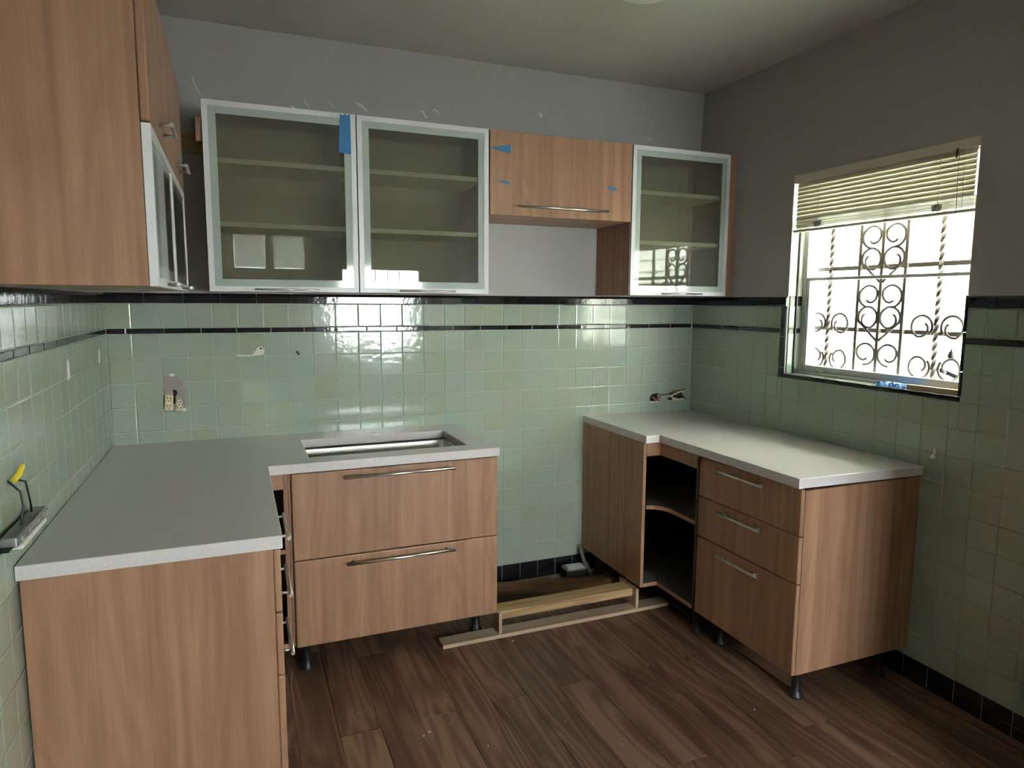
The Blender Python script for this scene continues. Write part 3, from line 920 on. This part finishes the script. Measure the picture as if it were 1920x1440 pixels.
for k in range(13):
    slat(by0+.004+random.uniform(0, .006), by1-.006-random.uniform(0, .006), W+.012+random.uniform(-.0015, .0015), 1.955-.0034*k, math.radians(random.uniform(-12, -3)), t)
MB().box(W, W+.024, by0, by1-.004, 1.8955, 1.908, .003, 2).build('bottom_rail', 'blind_slat', t)
for yy in (-.915, -1.502):
    for dx in (-.0015, .026):
        MB().tube([(W+dx, yy+(.002 if k % 2 else -.002), 2.129-k*(2.129-1.90)/24) for k in range(25)], .0011, 5).build('ladder_cord', 'white_plastic', t)
    kn = MB(); rr = random.Random(int(abs(yy)*1000))
    pth = []
    for k in range(46):
        a = k*.9
        pth.append((W-.005+.008*math.sin(a*1.7+rr.random()), yy+.017*math.sin(a+rr.random()*.6), 1.925+.013*math.cos(a*1.31+rr.random()*.6)))
    kn.tube(pth, .0016, 5).build('cord_knot', 'wrap_grey', t)
MB().tube([(W-.006, -1.576, 2.13), (W-.007, -1.577, 2.05), (W-.006, -1.580, 1.95), (W-.007, -1.583, 1.72)], .0013, 6).build('pull_cord', 'wrap_grey', t)
MB().tube([(W-.006, -1.597, 2.13), (W-.006, -1.60, 2.0), (W-.007, -1.606, 1.78)], .0008, 6).build('pull_cord', 'wrap_grey', t)
MB().tube([(W-.004, -1.568, 2.135), (W-.010, -1.569, 2.125), (W-.011, -1.570, 2.10)], .003, 8).build('wand_hook', 'dark_metal', t)

# ------------------------------------------------------------------ window grille
t = thing('window_grille', 'ornate iron security grille with twisted bars outside the right window', 'grille', (W+.20, -1.16, 1.2))
GX = W+.178
ym = -1.131
for dy in (-.119, 0, .118): MB().box(GX-.008, GX+.008, ym+dy-.0075, ym+dy+.0075, 1.16, 2.2).build('bar', 'iron', t)
for yy in (ym+.286, ym-.277):
    b = MB(); n = 120; rings = []
    for k in range(n+1):
        z = 1.16+1.04*k/n; a = 2*math.pi*z/.075/2
        rings.append([b.bm.verts.new((GX+.0115*math.cos(a+q*math.pi/2), yy+.0115*math.sin(a+q*math.pi/2), z)) for q in range(4)])
    for A, B in zip(rings, rings[1:]):
        for q in range(4): b.bm.faces.new((A[q], A[(q+1) % 4], B[(q+1) % 4], B[q]))
    b.bm.faces.new(rings[0]); b.bm.faces.new(rings[-1])
    b.build('twisted_bar', 'iron', t)
for zz in (1.432, 1.722): MB().box(GX+.009, GX+.014, -1.70, -.66, zz-.010, zz+.010).build('cross_bar', 'iron', t)
def scroll(yc, zc_, r, a0, a1, curl, par, tail=None):
    pth = []
    n = 26
    for k in range(n+1):
        a = math.radians(a0+(a1-a0)*k/n)
        pth.append((GX-.004, yc+r*math.cos(a), zc_+r*math.sin(a)))
    a = math.radians(a1); s_ = 1 if a1 > a0 else -1
    if curl:
        for k in range(1, 7):
            aa = a+s_*math.radians(26*k); rr = r*(1-.1*k)
            pth.append((GX-.004, yc+rr*math.cos(aa), zc_+rr*math.sin(aa)))
    if tail: pth.insert(0, (GX-.004, *tail))
    MB().tube(pth, .0060, 6).build('scroll', 'iron', par)
for sy in (1, -1):
    yc = ym+sy*.059
    f = (lambda a: a) if sy > 0 else (lambda a: 180-a)
    for zt_, zl in ((1.856, 1.757), (1.588, 1.492)):
        scroll(yc, zt_, .049, f(-90), f(150), True, t)
        scroll(yc, zl, .049, f(-25), f(255), True, t, tail=(yc-sy*.052, zl-.105))
    scroll(yc, 1.322, .049, f(-80), f(-330), True, t)
    for zz in (1.459, 1.285):
        for s2 in (1, -1):
            yo = ym+sy*.281+s2*.067
            scroll(yo, zz, .047, (0 if s2 < 0 else 180)+s2*40*(1 if zz > 1.4 else -1), (0 if s2 < 0 else 180)-s2*250*(1 if zz > 1.4 else -1), True, t)

# things on and beyond the window sill
def strip_path(pts, w, th):
    b = MB()
    A = []
    for (x, y, z) in pts: A.append((x, y, z))
    for p, q in zip(A, A[1:]):
        b.hull([(p[0], p[1], p[2]-w/2), (p[0]+th, p[1], p[2]-w/2), (p[0]+th, p[1], p[2]+w/2), (p[0], p[1], p[2]+w/2)],
               [(q[0], q[1], q[2]-w/2), (q[0]+th, q[1], q[2]-w/2), (q[0]+th, q[1], q[2]+w/2), (q[0], q[1], q[2]+w/2)])
    return b
solo(MB().prism([(W+.030, -1.405), (W+.045, -1.408), (W+.072, -1.640), (W+.038, -1.642)], 'z', 1.2058, 1.2235), 'wood_strip', 'stick_wood', 'pale wooden strip lying at the right end of the window sill', 'wood strip')
t = thing('crumpled_wrapper', 'crumpled blue wrapper lying on the window sill', 'wrapper', (W+.045, -1.33, 1.206))
def crumple(b, x0, x1, y0, y1, z, h, nx, ny, rr):
    V = [[b.bm.verts.new((x0+(x1-x0)*i/nx+rr.uniform(-.003, .003), y0+(y1-y0)*j/ny+rr.uniform(-.004, .004), z+(0 if i in (0, nx) or j in (0, ny) else rr.uniform(.25, 1)*h))) for j in range(ny+1)] for i in range(nx+1)]
    for i in range(nx):
        for j in range(ny): b.bm.faces.new((V[i][j], V[i+1][j], V[i+1][j+1], V[i][j+1]))
    return b
crumple(MB(), W+.018, W+.075, -1.405, -1.318, 1.2062, .018, 6, 8, random.Random(3)).build('wrapper_sheet', 'blue_wrap', t)
crumple(MB(), W+.02, W+.066, -1.322, -1.255, 1.2062, .015, 5, 6, random.Random(5)).build('wrapper_tail', 'blue_wrap', t)
crumple(MB(), W+.040, W+.074, -1.335, -1.290, 1.2066, .026, 4, 4, random.Random(8)).build('wrapper_core', 'wrap_grey', t)
solo(strip_path([(W+.190, -1.405, 1.285), (W+.195, -1.465, 1.268), (W+.200, -1.526, 1.245), (W+.200, -1.60, 1.21)], .018, .003), 'metal_strap', 'dark_metal', 'dark bent strap outside the lower right corner of the window', 'strap')
t = thing('hanging_ornament', 'small dark ornament hanging outside behind the window grille', 'ornament', (W+.195, -1.468, 1.325))
MB().lathe([(.001, 0), (.010, .006), (.014, .018), (.010, .030), (.003, .040), (.002, .052)], (W+.195, -1.468, 1.325), 12).build('body', 'dark_metal', t)
MB().tube([(W+.195, -1.468, 1.377), (W+.193, -1.468, 1.425)], .0008, 5).build('hook_wire', 'dark_metal', t)
MB().box(W+.192, W+.198, -1.490, -1.468, 1.329, 1.334).build('tail', 'dark_metal', t)

# ------------------------------------------------------------------ outlets, switch, wires
def flat_patch(pts, axis, base, th, name, mat, parent):
    return MB().prism(pts, axis, base, base+th).build(name, mat, parent)
rr = random.Random(11)
patch = [(.209, 1.213), (.224, 1.214), (.236, 1.226), (.249, 1.228), (.262, 1.220), (.277, 1.198), (.290, 1.188), (.292, 1.180), (.281, 1.160), (.293, 1.145), (.297, 1.110), (.297, 1.066), (.291, 1.055), (.268, 1.052), (.215, 1.054), (.209, 1.10)]
flat_patch(patch, 'y', -.0022, .003, 'mortar_patch', 'mortar', wb)
flat_patch([(.234, 1.217), (.240, 1.228), (.252, 1.228), (.262, 1.219), (.250, 1.214)], 'y', -.005, .004, 'plaster_lump', 'spackle', wb)
flat_patch([(.276, 1.060), (.288, 1.070), (.299, 1.066), (.296, 1.056), (.283, 1.050)], 'y', -.006, .005, 'plaster_lump', 'spackle', wb)
flat_patch([(.246, 1.145), (.250, 1.155), (.260, 1.152), (.266, 1.140), (.258, 1.125), (.258, 1.09), (.246, 1.09)], 'y', -.0034, .002, 'wall_hole', 'hole_dark', wb)
def receptacle(label, xc, zc_, w, h, tilt, round_):
    t = thing('wall_outlet', label, 'outlet', (xc, -.012, zc_-h/2), 'ivory outlets')
    b = MB()
    if round_:
        b.box(xc-w*.36, xc+w*.36, -.018, -.004, zc_-h/2, zc_+h/2, .002, 1)
        for s_ in (-1, 1):
            c = (xc, zc_+s_*h*.26)
            pts = [(c[0]+w*.5*math.cos(2*math.pi*k/14), c[1]+h*.21*math.sin(2*math.pi*k/14)) for k in range(14)]
            b.prism(pts, 'y', -.024, -.017)
    else:
        b.box(xc-w/2, xc+w/2, -.028, -.004, zc_-h/2, zc_+h/2, .004, 2)
    body = b.build('face', 'ivory_plastic', t)
    sl = MB(); yf = -.0285 if not round_ else -.0246
    for s_ in (-1, 1):
        c = zc_+s_*h*.26
        for dx in (-.0065, .0065): sl.box(xc+dx-.0016, xc+dx+.0016, yf, yf+.002, c+.001, c+.008)
        sl.lathe([(.0024, 0), (.0024, .0005)], (0, 0, 0), 8)
        for v in sl.bm.verts[-16:]:
            x, y, z = v.co; v.co = (xc+x, yf+z, c-.008+y)
    sl.build('slot', 'hole_dark', body)
    if not round_:
        MB().box(xc-.006, xc+.006, yf, yf+.001, zc_-.0045, zc_+.0045).build('test_button', 'white_plastic', body)
    MB().box(xc-w*.46, xc+w*.46, -.009, -.0025, zc_-h/2-.006, zc_+h/2+.012).build('yoke', 'grey_metal', t)
    for o in list(t.children)+[c for ch in t.children for c in ch.children]: pass
    t.rotation_euler = (0, tilt, 0)
    return t
receptacle('larger square ivory outlet hanging loose in the broken wall patch', .2275, 1.098, .033, .068, math.radians(4), False)
receptacle('smaller round-faced ivory outlet beside the square one in the broken patch', .272, 1.083, .027, .052, math.radians(-2), True)
# right pair of openings with wires
flat_patch([(2.776, .975), (2.778, 1.000), (2.790, 1.014), (2.815, 1.018), (2.828, 1.018), (2.828, .973)], 'y', -.0012, .0016, 'wall_hole', 'hole_dark', wb)
flat_patch([(2.775, .970), (2.832, .968), (2.835, .964), (2.778, .963)], 'y', -.003, .004, 'plaster_lump', 'spackle', wb)
t = thing('wire_bundle', 'old cloth-covered wires poking out of wall openings above right counter', 'wires', (2.90, -.01, .97))
MB().tube([(2.826, -.004, 1.016), (2.840, -.010, 1.012), (2.836, -.012, .995), (2.828, -.008, .985), (2.834, -.008, .974)], .006, 8).build('conduit', 'copper_wood', t)
MB().tube([(2.790, -.003, 1.0), (2.805, -.004, .988), (2.824, -.004, .976)], .004, 6).build('lath', 'copper_wood', t)
MB().tube([(2.846, -.010, 1.010), (2.875, -.014, 1.010), (2.900, -.020, 1.018), (2.93, -.024, 1.032), (2.955, -.022, 1.030)], .0030, 6).build('wire', 'black_wire', t)
MB().tube([(2.955, -.022, 1.030), (2.985, -.026, 1.036), (3.018, -.022, 1.040)], .0030, 6).build('wire', 'black_wire', t)
MB().tube([(2.91, -.012, .998), (2.93, -.020, 1.010), (2.965, -.024, 1.022), (2.992, -.022, 1.032), (3.000, -.018, 1.022)], .0055, 7).build('cloth_wire', 'ivory_plastic', t)
MB().tube([(2.905, -.010, .995), (2.922, -.016, 1.000), (2.928, -.016, .982), (2.95, -.014, .974)], .0060, 7).build('cloth_wire', 'ivory_plastic', t)
MB().tube([(2.94, -.012, .984), (2.97, -.016, .976), (3.00, -.014, .978)], .0065, 7).build('cloth_wire', 'ivory_plastic', t)
MB().tube([(2.90, -.006, .982), (2.905, -.012, .99), (2.935, -.014, 1.004), (2.99, -.016, 1.006), (3.005, -.018, .99), (3.030, -.012, .975)], .0035, 6).build('wire', 'black_wire', t)
flat_patch([(2.905, .974), (2.915, 1.012), (2.96, 1.022), (3.005, 1.012), (3.010, .976)], 'y', -.0012, .0016, 'wall_hole', 'hole_dark', wb)

# patched plaster spots and holes
flat_patch([(.600, 1.318), (.610, 1.336), (.632, 1.342), (.640, 1.325), (.638, 1.304), (.615, 1.300), (.585, 1.300)], 'y', -.0014, .0016, 'plaster_spot', 'spackle', wb)
flat_patch([(.520, 1.306), (.545, 1.303), (.590, 1.302), (.590, 1.298), (.545, 1.297), (.515, 1.300)], 'y', -.0010, .0012, 'plaster_spot', 'spackle', wb)
flat_patch([(.617, 1.333), (.628, 1.336), (.633, 1.330), (.624, 1.328)], 'y', -.0022, .001, 'wall_hole', 'hole_dark', wb)
MB().tube([(.786, .002, 1.314), (.789, -.004, 1.310), (.796, -.005, 1.298)], .005, 7).build('wall_plug', 'black_wire', wb)
flat_patch([(-.775, 1.296), (-.755, 1.29), (-.735, 1.30), (-.735, 1.345), (-.75, 1.362), (-.765, 1.35)], 'x', -.001, .0022, 'plaster_spot', 'spackle', wl)
flat_patch([(-.215, 1.30), (-.195, 1.296), (-.180, 1.31), (-.175, 1.35), (-.19, 1.358), (-.205, 1.34)], 'x', -.001, .0022, 'plaster_spot', 'spackle', wl)
# scratches in the paint over the cabinets
def scratch(pts, w):
    b = MB()
    for (p, q, a, c) in zip(pts, pts[1:], w, w[1:]):
        b.prism([(p[0]-a, p[1]), (p[0]+a, p[1]+.002), (q[0]+c, q[1]+.002), (q[0]-c, q[1])], 'y', -.0006, .0004)
    b.build('paint_scratch', 'chip', wb)
scratch([(.389, 2.520), (.396, 2.485), (.421, 2.437)], [.0012, .0025, .0012])
scratch([(.852, 2.481), (.877, 2.432)], [.001, .0016])
scratch([(.966, 2.478), (.992, 2.445)], [.002, .001])
scratch([(.800, 2.438), (.812, 2.428)], [.006, .002])
for k in range(5):
    scratch([(1.084+.010*k, 2.485-.006*k), (1.118+.006*k, 2.478-.007*k)], [.002, .006])
scratch([(1.407, 2.484), (1.418, 2.470), (1.433, 2.450)], [.006, .003, .006])
scratch([(1.455, 2.476), (1.474, 2.494), (1.495, 2.478)], [.003, .005, .002])
scratch([(2.032, 2.536), (2.052, 2.532), (2.050, 2.512)], [.006, .008, .004])
scratch([(2.285, 2.548), (2.321, 2.550)], [.004, .003])
scratch([(2.030, 2.468), (2.045, 2.482)], [.002, .001])
scratch([(2.655, 2.468), (2.70, 2.476), (2.748, 2.468)], [.004, .002, .003])
scratch([(2.68, 2.452), (2.73, 2.456)], [.003, .002])

# loose switch hanging from the left wall
t = thing('light_switch', 'loose switch hanging on wires from the left wall above counter', 'switch', (.02, -1.45, 1.0))
MB().box(.012, .046, -1.60, -1.335, 1.000, 1.024, .004, 2).build('body', 'grey_metal', t)
MB().box(.020, .050, -1.575, -1.36, .988, 1.000, .003, 1).build('rocker', 'white_plastic', t)
MB().box(.008, .038, -1.63, -1.285, 1.0005, 1.0045, .001, 1).build('yoke', 'dark_metal', t)
for yy in (-1.56, -1.50, -1.43, -1.37): MB().box(.0455, .049, yy-.008, yy+.012, 1.006, 1.018).build('terminal_screw', 'steel', t)
MB().tube([(.004, -1.448, 1.128), (.030, -1.438, 1.115), (.032, -1.425, 1.07), (.028, -1.40, 1.045), (.024, -1.385, 1.024)], .0026, 7).build('wire', 'black_wire', t)
MB().tube([(.004, -1.475, 1.128), (.028, -1.478, 1.10), (.030, -1.472, 1.06), (.028, -1.50, 1.02)], .0026, 7).build('wire', 'black_wire', t)
MB().tube([(.010, -1.462, 1.122), (.022, -1.455, 1.138), (.030, -1.448, 1.160)], [.008, .0075, .005], 10).build('wire_nut', 'yellow_plastic', t)
# white hook on the right wall
t = thing('wall_hook', 'small white plastic hook on green tiles right of the right counter', 'hook', (W-.01, -1.574, .955))
MB().box(W-.008, W-.001, -1.580, -1.570, .965, .990, .002, 1).build('stem', 'white_plastic', t)
MB().lathe([(.012, 0), (.012, .004), (.006, .016), (.004, .020)], (W-.011, -1.574, .950), 10).build('foot', 'white_plastic', t)

# ------------------------------------------------------------------ timber in the bay between the base cabinets
t = thing('timber_frame', 'plywood floor strip carrying a raised pine beam between two end blocks', 'frame', (1.93, -.52, 0))
MB().box(1.326, 2.532, -.592, -.512, .0006, .0185, .0008, 1).build('base_strip', 'plywood', t)
MB().box(1.597, 1.613, -.585, -.505, .019, .116, .001, 1).build('end_block', 'plywood', t)
MB().box(2.338, 2.354, -.585, -.425, .019, .118, .001, 1).build('end_block', 'plywood', t)
MB().box(1.6135, 2.3375, -.555, -.465, .072, .112, .003, 2).build('beam', 'pine', t)
t2 = MB()
pa, pb = (1.60, -.095), (2.40, -.262)
dv = Vector((pb[0]-pa[0], pb[1]-pa[1])).normalized(); nn = Vector((-dv.y, dv.x))*.055
q = [(pa[0], pa[1]), (pb[0], pb[1]), (pb[0]+nn.x, pb[1]+nn.y), (pa[0]+nn.x, pa[1]+nn.y)]
t2.prism(q, 'z', -.0115, .040)
solo(t2, 'timber_beam', 'old_beam', 'dark reddish timber lying at the back of the bay on the floor', 'beam')
MB().prism([(1.88, .0), (1.95, -.035), (2.05, -.05), (2.22, -.06), (2.40, -.05), (2.44, 0)], 'z', -.0125, -.004).build('mortar_bed', 'concrete', fl)
t = thing('floor_vent_box', 'black box with a pale slotted lid standing on the bay floor', 'box', (2.25, -.07, -.01))
pts = [(2.185, -.115), (2.30, -.125), (2.325, -.10), (2.325, -.03), (2.20, -.02), (2.180, -.05)]
MB().prism(pts, 'z', -.011, .052).build('body', 'black_plastic', t)
MB().prism([(2.25+(x-2.25)*.97, -.07+(y-(-.07))*.95) for x, y in pts], 'z', .0525, .057).build('lid', 'grey_metal', t)
for k in range(3): MB().box(2.205+.006*k, 2.305, -.108+.028*k, -.092+.028*k, .0572, .060).build('slat', 'white_frame', t)
solo(MB().tube([(2.312, -.028, .165), (2.313, -.040, .13), (2.325, -.052, .08), (2.345, -.062, .035), (2.362, -.07, -.008)], [.009, .010, .011, .012, .013], 10), 'floor_pipe', 'pipe_rust', 'short bent grey pipe rising beside the right corner cabinet', 'pipe')

# ------------------------------------------------------------------ tape, cleat, plastic film, crumbs, ceiling light
def tape(label, pts, y=-.3606, th=.0006):
    return solo(MB().prism(pts, 'y', y-th, y), 'painters_tape', 'blue_tape', label, 'tape', 'pieces of blue tape')
tape('long blue tape strip bridging the top of the two left glass doors', [(.961, 2.335), (.972, 2.327), (.980, 2.336), (.992, 2.330), (1.003, 2.336), (1.004, 2.176), (.999, 2.173), (.955, 2.176), (.953, 2.182)], y=-.3603)
tape('blue tape triangle near the top left of the tan wood door', [(1.633, 2.256), (1.733, 2.276), (1.736, 2.262), (1.731, 2.237)])
tape('small blue tape scrap below the tape triangle on the tan door', [(1.664, 2.110), (1.700, 2.113), (1.729, 2.107), (1.724, 2.093), (1.712, 2.100)])
tape('tiny blue tape scrap at the right side of the tan wood door', [(2.252, 2.122), (2.285, 2.124), (2.310, 2.113), (2.300, 2.106), (2.258, 2.108)])
solo(MB().box(.02, .4275, -.020, -.0005, 2.196, 2.276, .001, 1), 'wall_cleat', 'pine', 'horizontal wooden cleat on the wall beside the left glass cabinet', 'cleat')
solo(MB().box(.404, .4275, -.336, -.295, 2.180, 2.272, .001, 1), 'wood_block', 'cabinet_wood', 'small reddish wood block fixed to the side of the left glass cabinet', 'wood block')
fb = MB()
pf = [(.637, -1.262, .470), (.639, -1.270, .42), (.636, -1.268, .35), (.640, -1.274, .28), (.637, -1.268, .215)]
for p, q in zip(pf, pf[1:]):
    fb.hull([(p[0], p[1]-.010, p[2]), (p[0]+.0004, p[1]-.010, p[2]), (p[0]+.0004, p[1]+.010, p[2]), (p[0], p[1]+.010, p[2])], [(q[0], q[1]-.008, q[2]), (q[0]+.0004, q[1]-.008, q[2]), (q[0]+.0004, q[1]+.008, q[2]), (q[0], q[1]+.008, q[2])])
solo(fb, 'plastic_film', 'clear_film', 'clear plastic film strip hanging from the lowest left drawer handle', 'plastic film')
cb = MB(); rr = random.Random(21)
for k in range(170):
    x, y = rr.uniform(.75, 2.95), rr.uniform(-2.3, -.62)
    if x > 2.35 and y > -1.5: continue
    s_ = rr.uniform(.001, .0035) if k % 12 else rr.uniform(.004, .008)
    a = rr.uniform(0, 6.28); c, s2 = math.cos(a)*s_, math.sin(a)*s_
    cb.prism([(x+c, y+s2), (x-s2*.5, y+c*.5), (x-c, y-s2), (x+s2*.6, y-c*.6)], 'z', .0002, .0002+s_*.5)
o = cb.build('floor_crumbs', 'crumb'); o['kind'] = 'stuff'; tag(o, 'tiny pale plaster crumbs scattered over the wood floor', 'debris')
t = thing('ceiling_light', 'round white dome light on the ceiling at the top edge', 'ceiling light', (1.957, -1.13, HC-.098))
MB().lathe([(.15, -.022), (.15, 0)], (1.957, -1.13, HC-.0005), 32).build('base', 'dome_white', t)
MB().lathe([(.02, -.098), (.06, -.092), (.10, -.075), (.128, -.05), (.138, -.0225)], (1.957, -1.13, HC), 32).build('dome', 'dome_white', t)
